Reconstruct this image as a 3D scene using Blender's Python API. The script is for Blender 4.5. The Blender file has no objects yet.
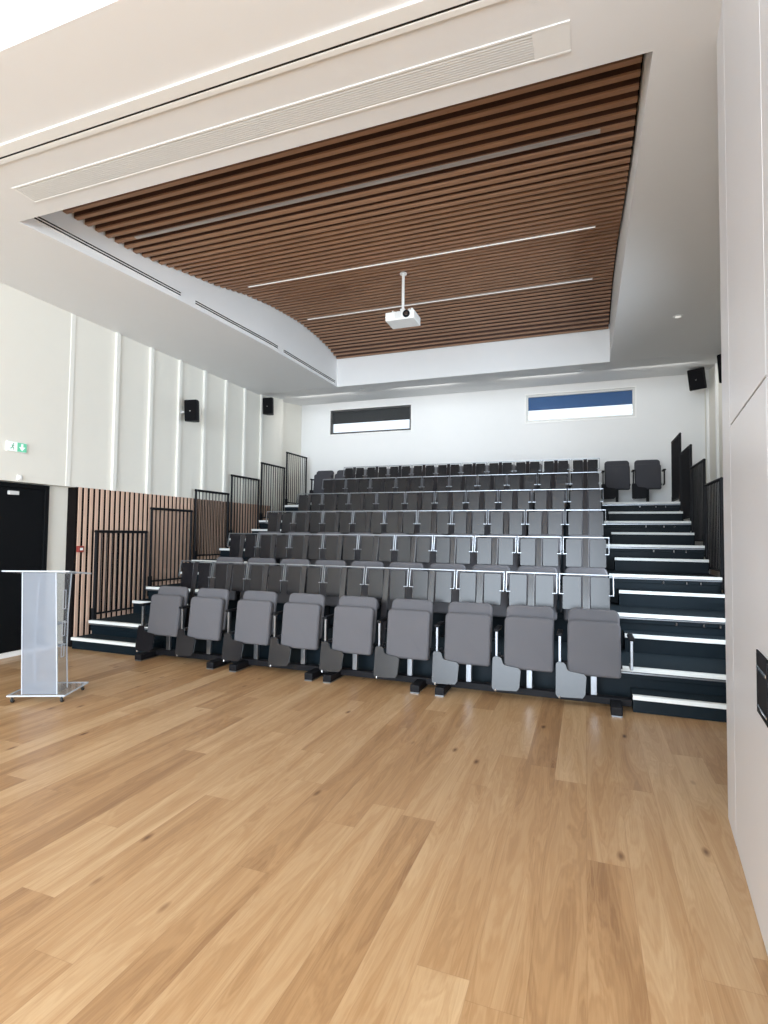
import bpy, bmesh, math, random
from mathutils import Vector, Matrix
random.seed(7)
C = bpy.context.scene.collection
PI = math.pi

# ------------------------------------------------------------------ helpers
def tag(o, label=None, cat=None, group=None, kind=None):
    if label: o['label'] = label
    if cat: o['category'] = cat
    if group: o['group'] = group
    if kind: o['kind'] = kind
    return o

def thing(name, label, cat, loc=(0, 0, 0), rz=0.0, group=None):
    o = bpy.data.objects.new(name, None)
    o.empty_display_size = 0.1
    C.objects.link(o)
    o.location = loc
    o.rotation_euler = (0, 0, rz)
    return tag(o, label, cat, group)

def obj(name, bm, m, parent=None, smooth=False):
    me = bpy.data.meshes.new(name)
    bmesh.ops.recalc_face_normals(bm, faces=bm.faces)
    bm.to_mesh(me)
    bm.free()
    if smooth:
        for p in me.polygons:
            p.use_smooth = True
    for mm in (m if isinstance(m, (list, tuple)) else [m]):
        me.materials.append(mm)
    o = bpy.data.objects.new(name, me)
    C.objects.link(o)
    if parent: o.parent = parent
    return o

def struct(name, bm, m, parent=None, label=None):
    o = obj(name, bm, m, parent)
    if parent is None: o['kind'] = 'structure'
    if label: o['label'] = label
    return o

def dup(root, loc, rz=None, label=None, group=None):
    r = root.copy()
    C.objects.link(r)
    r.location = loc
    if rz is not None: r.rotation_euler = (0, 0, rz)
    if label: r['label'] = label
    if group: r['group'] = group
    for ch in list(root.children):
        c = ch.copy()
        C.objects.link(c)
        c.parent = r
        for g in list(ch.children):
            d = g.copy()
            C.objects.link(d)
            d.parent = c
    return r

def box(bm, x0, x1, y0, y1, z0, z1, bev=0.0, seg=2, mtx=None, mi=0):
    b = bmesh.new()
    vs = [b.verts.new((x, y, z)) for x in (x0, x1) for y in (y0, y1) for z in (z0, z1)]
    for f in ((0, 1, 3, 2), (4, 6, 7, 5), (0, 4, 5, 1), (2, 3, 7, 6), (0, 2, 6, 4), (1, 5, 7, 3)):
        b.faces.new([vs[i] for i in f])
    if bev:
        bmesh.ops.bevel(b, geom=list(b.edges), offset=bev, segments=seg, profile=0.5, affect='EDGES')
    merge(bm, b, mtx, mi)
    return bm

def merge(bm, b, mtx=None, mi=0):
    mp = {}
    for v in b.verts:
        mp[v] = bm.verts.new((mtx @ v.co) if mtx is not None else v.co)
    for f in b.faces:
        try:
            nf = bm.faces.new([mp[v] for v in f.verts])
            nf.material_index = mi
        except ValueError:
            pass
    b.free()

def BX(*a, **k):
    return box(bmesh.new(), *a, **k)

def tube(bm, p, q, r, n=10, mi=0):
    p, q = Vector(p), Vector(q)
    d = (q - p)
    rot = d.to_track_quat('Z', 'Y').to_matrix().to_4x4()
    b = bmesh.new()
    bmesh.ops.create_cone(b, cap_ends=True, segments=n, radius1=r, radius2=r, depth=d.length)
    merge(bm, b, Matrix.Translation((p + q) / 2) @ rot, mi)
    return bm

def bar(bm, p, q, w, t, up=(0, 0, 1), bev=0.0, mi=0):
    """rectangular bar from p to q, w wide across, t thick along 'up'"""
    p, q = Vector(p), Vector(q)
    d = (q - p); L = d.length; z = d.normalized()
    u = Vector(up); x = u.cross(z)
    if x.length < 1e-5: x = Vector((1, 0, 0))
    x.normalize(); y = z.cross(x)
    M = Matrix(((x.x, y.x, z.x, p.x), (x.y, y.y, z.y, p.y), (x.z, y.z, z.z, p.z), (0, 0, 0, 1)))
    box(bm, -w / 2, w / 2, -t / 2, t / 2, 0, L, bev, 1, M, mi)
    return bm

def rr_outline(w, h, r, n=5, r_bot=None):
    """rounded rectangle in (x,z), centre 0"""
    pts = []
    rb = r if r_bot is None else r_bot
    for cx, cz, a0, rad in ((w/2, h/2, 0, r), (-w/2, h/2, 90, r), (-w/2, -h/2, 180, rb), (w/2, -h/2, 270, rb)):
        sx = 1 if cx > 0 else -1; sz = 1 if cz > 0 else -1
        for i in range(n + 1):
            a = math.radians(a0 + 90 * i / n)
            pts.append((cx - sx * rad + rad * math.cos(a), cz - sz * rad + rad * math.sin(a)))
    return pts

def slab(pts, t, e, mtx=None, n=3, bm=None, mi=0):
    """closed outline in (x,z) extruded along y from 0 to t with rounded rims of size e"""
    bm = bm or bmesh.new()
    b = bmesh.new()
    cx = sum(p[0] for p in pts) / len(pts); cz = sum(p[1] for p in pts) / len(pts)
    N = len(pts)
    nrm = []
    for i in range(N):
        a = Vector(pts[i - 1]); c = Vector(pts[(i + 1) % N]); d = c - a
        v = Vector((d.y, -d.x)); v = v.normalized() if v.length > 1e-9 else Vector((0, 0))
        nrm.append(v)
    rings = []
    prof = []
    for i in range(n + 1):
        a = PI / 2 * i / n
        prof.append((e - e * math.sin(a), e - e * math.cos(a)))   # inset, y
    prof = [(ins, y) for ins, y in prof]
    full = prof + [(ins, t - y) for ins, y in reversed(prof)]
    for ins, y in full:
        ring = []
        for (x, z), v in zip(pts, nrm):
            ring.append(b.verts.new((x - v.x * ins, y, z - v.y * ins)))
        rings.append(ring)
    for k in range(len(rings) - 1):
        for i in range(N):
            j = (i + 1) % N
            b.faces.new((rings[k][i], rings[k][j], rings[k + 1][j], rings[k + 1][i]))
    b.faces.new(rings[0]); b.faces.new(rings[-1])
    merge(bm, b, mtx, mi)
    return bm

def quads(polys):
    bm = bmesh.new()
    for p in polys:
        bm.faces.new([bm.verts.new(v) for v in p])
    bmesh.ops.remove_doubles(bm, verts=bm.verts, dist=1e-4)
    return bm

def interp(x, xs, ys):
    if x <= xs[0]: return ys[0]
    for i in range(1, len(xs)):
        if x <= xs[i]:
            t = (x - xs[i-1]) / (xs[i] - xs[i-1])
            return ys[i-1] + t * (ys[i] - ys[i-1])
    return ys[-1]

# ------------------------------------------------------------------ materials
def mat(name, col, rough=0.6, metal=0.0, noise=0.0, nscale=40.0, bump=0.0, spec=0.5, emit=None, es=0.0, trans=0.0, alpha=None, coat=0.0, stretch=None):
    m = bpy.data.materials.new(name)
    m.use_nodes = True
    nt = m.node_tree; N = nt.nodes; L = nt.links
    b = N['Principled BSDF']
    b.inputs['Base Color'].default_value = (*col, 1)
    b.inputs['Roughness'].default_value = rough
    b.inputs['Metallic'].default_value = metal
    b.inputs['Specular IOR Level'].default_value = spec
    if coat: b.inputs['Coat Weight'].default_value = coat
    if emit:
        b.inputs['Emission Color'].default_value = (*emit, 1)
        b.inputs['Emission Strength'].default_value = es
    if trans: b.inputs['Transmission Weight'].default_value = trans
    if alpha is not None: b.inputs['Alpha'].default_value = alpha
    if noise or bump:
        tc = N.new('ShaderNodeTexCoord')
        n = N.new('ShaderNodeTexNoise'); n.inputs['Scale'].default_value = nscale; n.inputs['Detail'].default_value = 4
        src = tc.outputs['Object']
        if stretch:
            mp = N.new('ShaderNodeMapping'); mp.inputs['Scale'].default_value = stretch
            L.new(src, mp.inputs['Vector']); src = mp.outputs['Vector']
        L.new(src, n.inputs['Vector'])
        if noise:
            mx = N.new('ShaderNodeMix'); mx.data_type = 'RGBA'
            mx.inputs['A'].default_value = (*[max(0, c * (1 - noise)) for c in col], 1)
            mx.inputs['B'].default_value = (*[min(1, c * (1 + noise)) for c in col], 1)
            L.new(n.outputs['Fac'], mx.inputs['Factor']); L.new(mx.outputs['Result'], b.inputs['Base Color'])
        if bump:
            bp = N.new('ShaderNodeBump'); bp.inputs['Strength'].default_value = bump; bp.inputs['Distance'].default_value = 0.01
            L.new(n.outputs['Fac'], bp.inputs['Height']); L.new(bp.outputs['Normal'], b.inputs['Normal'])
    return m

M = {}
M['wall'] = mat('warm white wall paint', (0.765, 0.74, 0.67), 0.7, noise=0.012, nscale=6, spec=0.25)
M['wallback'] = mat('white wall paint', (0.78, 0.785, 0.78), 0.7, noise=0.01, nscale=6, spec=0.25)
M['ceil'] = mat('ceiling paint', (0.79, 0.79, 0.785), 0.6, noise=0.01, nscale=5, spec=0.3)
M['batten'] = mat('batten paint', (0.80, 0.785, 0.73), 0.55, noise=0.01, spec=0.3)
M['white'] = mat('white metal', (0.85, 0.85, 0.83), 0.4, noise=0.01)
M['vent'] = mat('pale grey grille', (0.66, 0.66, 0.64), 0.5, noise=0.02)
M['panel'] = mat('white laminate leaf', (0.70, 0.70, 0.73), 0.35, noise=0.01, nscale=3)
M['slot'] = mat('black slot', (0.01, 0.01, 0.01), 0.7, noise=0.1)
M['black'] = mat('black powder coat', (0.009, 0.009, 0.011), 0.5, noise=0.1, nscale=200, spec=0.15)
M['blackdoor'] = mat('black door paint', (0.0045, 0.005, 0.006), 0.55, noise=0.15, nscale=8, spec=0.1)
M['grille'] = mat('black speaker cloth', (0.006, 0.006, 0.007), 0.8, noise=0.3, nscale=400, spec=0.1)
M['alu'] = mat('brushed aluminium', (0.34, 0.36, 0.39), 0.33, metal=1.0, noise=0.05, nscale=80, stretch=(1, 1, 0.05))
M['nosing'] = mat('pale anodised nosing', (0.86, 0.88, 0.86), 0.4, metal=0.0, noise=0.04, nscale=60)
M['carpet'] = mat('navy carpet', (0.010, 0.019, 0.026), 0.95, noise=0.35, nscale=300, bump=0.3, spec=0.2)
M['riser'] = mat('dark blue riser', (0.006, 0.012, 0.017), 0.45, noise=0.2, nscale=10, spec=0.15)
M['fabric'] = mat('grey seat fabric', (0.125, 0.122, 0.132), 0.95, noise=0.25, nscale=500, bump=0.25, spec=0.2)
M['fabricdark'] = mat('charcoal seat fabric', (0.058, 0.058, 0.066), 0.95, noise=0.25, nscale=500, bump=0.25, spec=0.2)
M['laminate'] = mat('dark brown laminate', (0.0095, 0.0085, 0.0105), 0.25, noise=0.04, nscale=14, stretch=(3, 3, 0.3), spec=0.40)
M['slatwood'] = mat('oiled wood slat', (0.60, 0.41, 0.31), 0.55, noise=0.2, nscale=10, stretch=(8, 8, 0.4))
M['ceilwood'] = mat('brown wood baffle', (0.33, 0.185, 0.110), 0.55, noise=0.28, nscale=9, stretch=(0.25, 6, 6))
M['shadewood'] = mat('wood darkened as shade', (0.075, 0.034, 0.022), 0.6, noise=0.3, nscale=9, stretch=(0.25, 6, 6))  # darker baffle wood, the shade between the slats put into its colour
M['felt'] = mat('black felt', (0.008, 0.006, 0.006), 0.95, noise=0.2, nscale=60, spec=0.1)
M['chrome'] = mat('chrome', (0.75, 0.75, 0.76), 0.15, metal=1.0, noise=0.02)
M['rubber'] = mat('black rubber', (0.015, 0.015, 0.015), 0.6, noise=0.2)
M['red'] = mat('red plastic', (0.30, 0.035, 0.025), 0.4, noise=0.05)
M['lightstrip'] = mat('light diffuser', (0.85, 0.84, 0.80), 0.4, noise=0.01, emit=(1, 0.95, 0.88), es=0.5)
M['greyprofile'] = mat('grey light profile', (0.50, 0.47, 0.46), 0.4, metal=0.4, noise=0.03)
M['exitw'] = mat('lit white sign face', (0.35, 0.4, 0.38), 0.4, noise=0.01, emit=(0.80, 1.0, 0.90), es=0.75)
M['exitg'] = mat('lit green sign face', (0.06, 0.28, 0.18), 0.4, noise=0.01, emit=(0.20, 0.70, 0.44), es=0.5)
M['exitd'] = mat('dark green pictogram', (0.05, 0.25, 0.16), 0.5, noise=0.02)
M['sheet'] = mat('charcoal stand-in sheet', (0.035, 0.036, 0.038), 0.9, noise=0.3, nscale=12)
M['sheetb'] = mat('blue stand-in sheet', (0.05, 0.12, 0.28), 0.9, noise=0.15, nscale=12)
M['wframe'] = mat('dark window frame', (0.06, 0.06, 0.06), 0.5, noise=0.1)
M['lens'] = mat('projector lens glass', (0.02, 0.02, 0.03), 0.1, noise=0.05)

def glass_mat(name, tint, rough, frost=0.0, fcol=(0.5, 0.53, 0.58)):
    m = bpy.data.materials.new(name); m.use_nodes = True
    nt = m.node_tree; N = nt.nodes; L = nt.links
    for n in list(N): N.remove(n)
    out = N.new('ShaderNodeOutputMaterial')
    tr = N.new('ShaderNodeBsdfTransparent'); tr.inputs['Color'].default_value = (*tint, 1)
    gl = N.new('ShaderNodeBsdfGlossy'); gl.inputs['Roughness'].default_value = rough
    fr0 = N.new('ShaderNodeFresnel'); fr0.inputs['IOR'].default_value = 1.45
    ge = N.new('ShaderNodeNewGeometry'); fr = N.new('ShaderNodeMath'); fr.operation = 'SUBTRACT'; fr.use_clamp = True
    L.new(fr0.outputs['Fac'], fr.inputs[0]); L.new(ge.outputs['Backfacing'], fr.inputs[1])
    mx = N.new('ShaderNodeMixShader')
    L.new(fr.outputs[0], mx.inputs['Fac']); L.new(tr.outputs[0], mx.inputs[1]); L.new(gl.outputs[0], mx.inputs[2])
    last = mx
    if frost:
        df = N.new('ShaderNodeBsdfDiffuse'); df.inputs['Color'].default_value = (*fcol, 1)
        no = N.new('ShaderNodeTexNoise'); no.inputs['Scale'].default_value = 300
        mp = N.new('ShaderNodeMapRange'); mp.inputs['To Min'].default_value = frost * .95; mp.inputs['To Max'].default_value = frost * 1.05
        L.new(no.outputs['Fac'], mp.inputs['Value'])
        m2 = N.new('ShaderNodeMixShader')
        L.new(mp.outputs[0], m2.inputs['Fac']); L.new(mx.outputs[0], m2.inputs[1]); L.new(df.outputs[0], m2.inputs[2])
        last = m2
    L.new(last.outputs[0], out.inputs['Surface'])
    return m
M['glass'] = glass_mat('window glass', (0.97, 0.98, 0.98), 0.02)
M['acrylic'] = glass_mat('clear acrylic', (0.93, 0.95, 0.96), 0.05, frost=0.10, fcol=(0.7, 0.74, 0.8))
M['acrylicedge'] = glass_mat('acrylic edge', (0.9, 0.93, 0.95), 0.1, frost=0.8, fcol=(0.62, 0.66, 0.72))
M['frost'] = glass_mat('frosted acrylic', (0.80, 0.83, 0.88), 0.35, frost=0.44, fcol=(0.36, 0.39, 0.44))

def floor_mat():
    m = bpy.data.materials.new('oak plank floor'); m.use_nodes = True
    nt = m.node_tree; N = nt.nodes; L = nt.links
    b = N['Principled BSDF']
    def math_(op, a, c=None, d=None):
        n = N.new('ShaderNodeMath'); n.operation = op
        for i, v in enumerate((a, c, d)):
            if v is None: continue
            if isinstance(v, (int, float)): n.inputs[i].default_value = v
            else: L.new(v, n.inputs[i])
        return n.outputs[0]
    g = N.new('ShaderNodeNewGeometry'); s = N.new('ShaderNodeSeparateXYZ'); L.new(g.outputs['Position'], s.inputs[0])
    W, LEN = 0.20, 2.1
    xs = math_('DIVIDE', s.outputs['X'], W); ix = math_('FLOOR', xs); fx = math_('SUBTRACT', xs, ix)
    w1 = N.new('ShaderNodeTexWhiteNoise'); w1.noise_dimensions = '1D'; L.new(ix, w1.inputs['W'])
    ys = math_('ADD', math_('DIVIDE', s.outputs['Y'], LEN), w1.outputs['Value'])
    iy = math_('FLOOR', ys); fy = math_('SUBTRACT', ys, iy)
    cv = N.new('ShaderNodeCombineXYZ'); L.new(ix, cv.inputs[0]); L.new(iy, cv.inputs[1])
    w2 = N.new('ShaderNodeTexWhiteNoise'); w2.noise_dimensions = '2D'; L.new(cv.outputs[0], w2.inputs['Vector'])
    pid = w2.outputs['Value']
    # grain coordinates
    gc = N.new('ShaderNodeCombineXYZ')
    L.new(math_('MULTIPLY', s.outputs['X'], 9.0), gc.inputs[0])
    L.new(math_('MULTIPLY', s.outputs['Y'], 0.75), gc.inputs[1])
    L.new(math_('MULTIPLY', pid, 37.0), gc.inputs[2])
    n1 = N.new('ShaderNodeTexNoise'); n1.inputs['Scale'].default_value = 1.0; n1.inputs['Detail'].default_value = 5; n1.inputs['Distortion'].default_value = 1.2
    L.new(gc.outputs[0], n1.inputs['Vector'])
    # cathedral rings: bands of the noise field
    rings = math_('SINE', math_('MULTIPLY', n1.outputs['Fac'], 70.0))
    fine = N.new('ShaderNodeTexNoise'); fine.inputs['Scale'].default_value = 1.0; fine.inputs['Detail'].default_value = 3
    gf = N.new('ShaderNodeCombineXYZ')
    L.new(math_('MULTIPLY', s.outputs['X'], 160.0), gf.inputs[0]); L.new(math_('MULTIPLY', s.outputs['Y'], 5.0), gf.inputs[1]); L.new(pid, gf.inputs[2])
    L.new(gf.outputs[0], fine.inputs['Vector'])
    ramp = N.new('ShaderNodeValToRGB'); e = ramp.color_ramp.elements
    e[0].position = 0.0; e[0].color = (0.215, 0.102, 0.042, 1)
    e[1].position = 1.0; e[1].color = (0.590, 0.400, 0.225, 1)
    e2 = ramp.color_ramp.elements.new(0.5); e2.color = (0.430, 0.250, 0.118, 1)
    tone = math_('ADD', math_('MULTIPLY', pid, 0.42), math_('ADD', math_('MULTIPLY', n1.outputs['Fac'], 0.95), -0.12))
    tone = math_('ADD', tone, math_('MULTIPLY', rings, 0.07))
    tone = math_('ADD', tone, math_('MULTIPLY', math_('SUBTRACT', fine.outputs['Fac'], 0.5), 0.30))
    L.new(tone, ramp.inputs['Fac'])
    # knots
    vo = N.new('ShaderNodeTexVoronoi'); vo.inputs['Scale'].default_value = 1.0
    vc = N.new('ShaderNodeCombineXYZ'); L.new(math_('MULTIPLY', s.outputs['X'], 4.6), vc.inputs[0]); L.new(math_('MULTIPLY', s.outputs['Y'], 1.9), vc.inputs[1])
    L.new(vc.outputs[0], vo.inputs['Vector'])
    knot = N.new('ShaderNodeMapRange'); knot.inputs['From Min'].default_value = 0.02; knot.inputs['From Max'].default_value = 0.11
    knot.inputs['To Min'].default_value = 0.22; knot.inputs['To Max'].default_value = 1.0
    L.new(vo.outputs['Distance'], knot.inputs['Value'])
    # gaps between planks
    gx = math_('MINIMUM', fx, math_('SUBTRACT', 1.0, fx)); gy = math_('MINIMUM', fy, math_('SUBTRACT', 1.0, fy))
    gapx = N.new('ShaderNodeMapRange'); gapx.inputs['From Min'].default_value = 0.0; gapx.inputs['From Max'].default_value = 0.012; gapx.inputs['To Min'].default_value = 0.78
    L.new(gx, gapx.inputs['Value'])
    gapy = N.new('ShaderNodeMapRange'); gapy.inputs['From Min'].default_value = 0.0; gapy.inputs['From Max'].default_value = 0.0012; gapy.inputs['To Min'].default_value = 0.78
    L.new(gy, gapy.inputs['Value'])
    k = math_('MULTIPLY', math_('MULTIPLY', gapx.outputs[0], gapy.outputs[0]), knot.outputs[0])
    mx = N.new('ShaderNodeMix'); mx.data_type = 'RGBA'; mx.blend_type = 'MULTIPLY'; mx.inputs['Factor'].default_value = 1.0
    L.new(ramp.outputs['Color'], mx.inputs['A'])
    kc = N.new('ShaderNodeCombineColor'); L.new(math_('POWER', k, 0.8), kc.inputs[0]); L.new(math_('POWER', k, 1.0), kc.inputs[1]); L.new(math_('POWER', k, 1.15), kc.inputs[2])
    L.new(kc.outputs[0], mx.inputs['B'])
    L.new(mx.outputs['Result'], b.inputs['Base Color'])
    rg = N.new('ShaderNodeMapRange'); rg.inputs['To Min'].default_value = 0.30; rg.inputs['To Max'].default_value = 0.44
    L.new(fine.outputs['Fac'], rg.inputs['Value']); L.new(rg.outputs[0], b.inputs['Roughness'])
    bp = N.new('ShaderNodeBump'); bp.inputs['Strength'].default_value = 0.12; bp.inputs['Distance'].default_value = 0.002
    L.new(k, bp.inputs['Height']); L.new(bp.outputs['Normal'], b.inputs['Normal'])
    b.inputs['Specular IOR Level'].default_value = 0.5
    return m
M['floor'] = floor_mat()
M['deskpost'] = mat('grey laminate post', (0.022, 0.020, 0.022), 0.22, metal=0.0, spec=0.5, noise=0.03, nscale=20)

# ------------------------------------------------------------------ main measures
ZC = 4.67                    # soffit height
YB = 12.6                    # back wall
XLW = -6.75                  # upper left wall face
XLL = -6.90                  # lower left wall face
XRW = 2.30                   # right wall beyond the partition
RISE, R1, DY = 0.1931, 0.1529, 1.0623
YN, TO = 5.5794, 0.2774
PITCH, X0 = 0.55, -4.9473
XA, XB = -6.635, 1.627        # platform ends
def plat_z(k): return R1 + RISE * (2 * k - 3)      # k = 2..7
def plat_y(k): return YN + TO + (k - 2) * DY
def step_z(k): return R1 + 2 * RISE * (k - 2)
def step_y(k): return YN + (k - 2) * DY

# ------------------------------------------------------------------ room shell
struct('floor', BX(-7.6, 3.6, -8.2, YB + 0.2, -0.1, 0.0), M['floor'])

# ceiling: soffit with the recess cut out, slope at the back, raised part towards the camera side
LX = [3.66, 4.6, 5.65, 7.57, 10.1]; LXX = [-5.25, -5.13, -5.0, -4.86, -4.82]
def lx(y): return interp(y, LX, LXX)
XRR = 0.41
polys = []
ys = [3.66 + (10.12 - 3.66) * i / 24 for i in range(25)]
polys.append([(-7.2, 2.27, ZC), (3.6, 2.27, ZC), (3.6, 3.66, ZC), (-7.2, 3.66, ZC)])
for a, b_ in zip(ys[:-1], ys[1:]):
    polys.append([(-7.2, a, ZC), (lx(a), a, ZC), (lx(b_), b_, ZC), (-7.2, b_, ZC)])
    polys.append([(XRR, a, ZC), (3.6, a, ZC), (3.6, b_, ZC), (XRR, b_, ZC)])
    polys.append([(lx(a), a, ZC), (lx(b_), b_, ZC), (lx(b_) - .02, b_, 5.75), (lx(a) - .02, a, 5.75)])
    polys.append([(XRR, a, ZC), (XRR, b_, ZC), (XRR, b_, 5.75), (XRR, a, 5.75)])
polys.append([(-5.4, 3.66, ZC), (XRR, 3.66, ZC), (XRR, 3.66, 5.75), (-5.4, 3.66, 5.75)])
polys.append([(lx(10.1) - .1, 10.12, ZC), (XRR, 10.12, ZC), (XRR, 10.12, 5.75), (lx(10.1) - .1, 10.12, 5.75)])
polys.append([(-5.5, 3.6, 5.75), (0.5, 3.6, 5.75), (0.5, 10.2, 5.75), (-5.5, 10.2, 5.75)])
polys.append([(-7.2, 10.12, ZC), (3.6, 10.12, ZC), (3.6, YB + .2, 5.03), (-7.2, YB + .2, 5.03)])
polys.append([(-7.2, 2.27, ZC), (3.6, 2.27, ZC), (3.6, 2.27, 5.15), (-7.2, 2.27, 5.15)])
polys.append([(-7.2, -8.2, 5.15), (3.6, -8.2, 5.15), (3.6, 2.27, 5.15), (-7.2, 2.27, 5.15)])
struct('ceiling', quads(polys), M['ceil'])

# left wall: upper part, lower set-back part, pier; wooden slats below
bm = bmesh.new()
box(bm, XLW - 0.5, XLW, -8.2, 10.74, 2.235, 5.2)
box(bm, XLL - 0.35, XLL, -8.2, 10.74, 0, 2.235)
box(bm, -7.4, XLW, 10.74, 11.2, 0, 5.2)
box(bm, -7.4, -7.03, 11.2, YB + 0.2, 0, 5.2)
struct('wall_left', bm, M['wall'])
# ribs on the upper wall
for n, y in enumerate((5.53, 6.29, 6.985, 7.665, 8.335, 8.985, 9.625, 10.25)):
    struct('trim_%d' % (n + 3), BX(XLW, XLW + (0.012 if n == 0 else 0.045), y - 0.035, y + 0.035, 2.235, interp(y, [10.12, YB], [ZC, 5.0]) - 0.002, 0.004, 1), M['batten'],
           label='white vertical batten on the upper left wall')
struct('baseboard_left', BX(XLL, XLL + 0.02, -8.2, 5.66, 0, 0.075, 0.004, 1), M['white'])
# slat cladding
tr = struct('trim_1', BX(XLL, -6.745, 5.665, 10.735, 0, 2.24), M['felt'], label='vertical wood slat cladding on black felt backing')
bm = bmesh.new()
y = 5.70
while y < 10.68:
    box(bm, -6.745, -6.729, y, y + 0.052, 0.0, 2.24, 0.003, 1)
    y += 0.0945
o = obj('slats', bm, M['slatwood'], tr)
# back wall with two windows
W1, W2 = (-6.185, -3.995, 4.185, 4.81), (-1.256, 1.003, 4.195, 4.82)
bm = bmesh.new()
xs = [-7.6, W1[0], W1[1], W2[0], W2[1], 3.6]
box(bm, xs[0], xs[1], YB, YB + 0.2, 0, 5.3)
box(bm, xs[1], xs[2], YB, YB + 0.2, 0, W1[2]); box(bm, xs[1], xs[2], YB, YB + 0.2, W1[3], 5.3)
box(bm, xs[2], xs[3], YB, YB + 0.2, 0, 5.3)
box(bm, xs[3], xs[4], YB, YB + 0.2, 0, W2[2]); box(bm, xs[3], xs[4], YB, YB + 0.2, W2[3], 5.3)
box(bm, xs[4], xs[5], YB, YB + 0.2, 0, 5.3)
struct('wall_back', bm, M['wallback'])
def window(n, w, fm, blm, sheet_frac, label):
    x0, x1, z0, z1 = w
    x0 += .001; x1 -= .001; z0 += .001; z1 -= .001
    f = 0.045
    bm = bmesh.new()
    box(bm, x0, x1, YB + 0.02, YB + 0.10, z0, z0 + f); box(bm, x0, x1, YB + 0.02, YB + 0.10, z1 - f, z1)
    box(bm, x0, x0 + f, YB + 0.02, YB + 0.10, z0 + f, z1 - f); box(bm, x1 - f, x1, YB + 0.02, YB + 0.10, z0 + f, z1 - f)
    o = struct('window_%d' % n, bm, fm, label=label)
    obj('pane', BX(x0 + f, x1 - f, YB + 0.05, YB + 0.058, z0 + f, z1 - f), M['glass'], o)
    bm = bmesh.new()
    hb = (z1 - z0) * sheet_frac
    box(bm, x0 + f, x1 - f, YB + 0.075, YB + 0.079, z1 - f - hb, z1 - f)
    tube(bm, (x0 + f, YB + 0.077, z1 - f - hb), (x1 - f, YB + 0.077, z1 - f - hb), 0.010, 8)
    obj('sheet', bm, blm, o)  # added sheet and rod, standing in for the window's darker upper part
    # pale casing on the room side
    bm = bmesh.new(); c = 0.03
    box(bm, x0 - c, x1 + c, YB - 0.012, YB - .001, z1, z1 + c, .002, 1); box(bm, x0 - c, x1 + c, YB - 0.012, YB - .001, z0 - c, z0, .002, 1)
    box(bm, x0 - c, x0, YB - 0.012, YB - .001, z0, z1, .002, 1); box(bm, x1, x1 + c, YB - 0.012, YB - .001, z0, z1, .002, 1)
    obj('casing', bm, M['white'], o)
window(1, W1, M['wframe'], M['sheet'], 0.46, 'high window above the platform corner with charcoal blind')
window(2, W2, M['vent'], M['sheetb'], 0.46, 'high window with blue blind and white frame')

# right wall beyond the partition, with battens
bm = BX(XRW, XRW + 0.2, 3.9, YB + 0.2, 0, 5.3)
box(bm, 3.2, 3.4, -8.2, 1.9, 0, 5.3)
struct('wall_right', bm, M['wall'])
bm = bmesh.new()
box(bm, -7.2, -5.6, -8.2, -8.0, 0, 5.2); box(bm, -5.6, 3.4, -8.2, -8.0, 0, 0.25); box(bm, -5.6, 3.4, -8.2, -8.0, 4.9, 5.2)
struct('wall_rear', bm, M['wall'])
for n, y in enumerate((8.2, 9.0, 9.8, 10.6, 11.4, 12.2)):
    struct('trim_%d' % (n + 11), BX(XRW - 0.045, XRW, y - 0.035, y + 0.035, 0.0, interp(y, [10.12, YB], [ZC, 5.0]) - 0.002, 0.004, 1), M['white'],
           label='white vertical batten on the wall beyond the aisle')

# partition wall near the camera with flush door leaves
P0 = Vector((0.770, 3.72)); P1 = Vector((0.653, 2.545))
d = (P1 - P0).normalized(); nrm = Vector((d.y, -d.x))     # towards the room (-x)
if nrm.x > 0: nrm = -nrm
def pp(s, off, z):
    q = P0 + d * s + nrm * off
    return (q.x, q.y, z)
Mp = Matrix(((d.x, -nrm.x, 0, P0.x), (d.y, -nrm.y, 0, P0.y), (0, 0, 1, 0), (0, 0, 0, 1)))   # local x = along, y = into wall
ZJ = 2.225
bm = bmesh.new()
box(bm, 0.0, 0.326, 0.0, 0.2, 0, 5.2, 0, 1, Mp)
box(bm, 0.326, 2.2, 0.012, 0.2, 0, 5.2, 0, 1, Mp)
box(bm, 0.0, 0.03, 0.2, 1.75, 0, 5.2, 0, 1, Mp)
box(bm, 2.17, 2.2, 0.2, 3.2, 0, 5.2, 0, 1, Mp)
struct('wall_partition', bm, M['panel'])
d2 = struct('door_1', BX(0.331, 1.345, 0.0, 0.0115, 0.004, ZJ - 0.004, 0.002, 1, Mp), M['panel'], label='flush white leaf with a recessed black pull below the dark joint')
struct('trim_17', BX(0.331, 1.345, 0.0, 0.0115, ZJ + 0.004, 5.15, 0.002, 1, Mp), M['panel'], label='flush white panel above the dark joint')
struct('trim_18', BX(0.331, 1.345, 0.006, 0.0118, ZJ - 0.0045, ZJ + 0.0045, 0, 1, Mp), M['slot'], label='dark joint line across the white partition')
struct('door_2', BX(1.351, 2.195, 0.0, 0.0115, 0.004, 5.15, 0.002, 1, Mp), M['panel'], label='tall flush white leaf nearest the camera side')
bm = bmesh.new()
hx0, hx1, hz0, hz1 = 1.07, 1.29, 0.91, 1.16
box(bm, hx0, hx1, -0.006, 0.0005, hz0, hz0 + 0.012, 0, 1, Mp); box(bm, hx0, hx1, -0.006, 0.0005, hz1 - 0.012, hz1, 0, 1, Mp)
box(bm, hx0, hx0 + 0.010, -0.006, 0.0005, hz0, hz1, 0, 1, Mp); box(bm, hx1 - 0.010, hx1, -0.006, 0.0005, hz0, hz1, 0, 1, Mp)
box(bm, hx0, hx1, -0.003, 0.0004, hz0, hz1, 0, 1, Mp)
hp = obj('handle', bm, M['black'], d2)
bm = bmesh.new()
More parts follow.
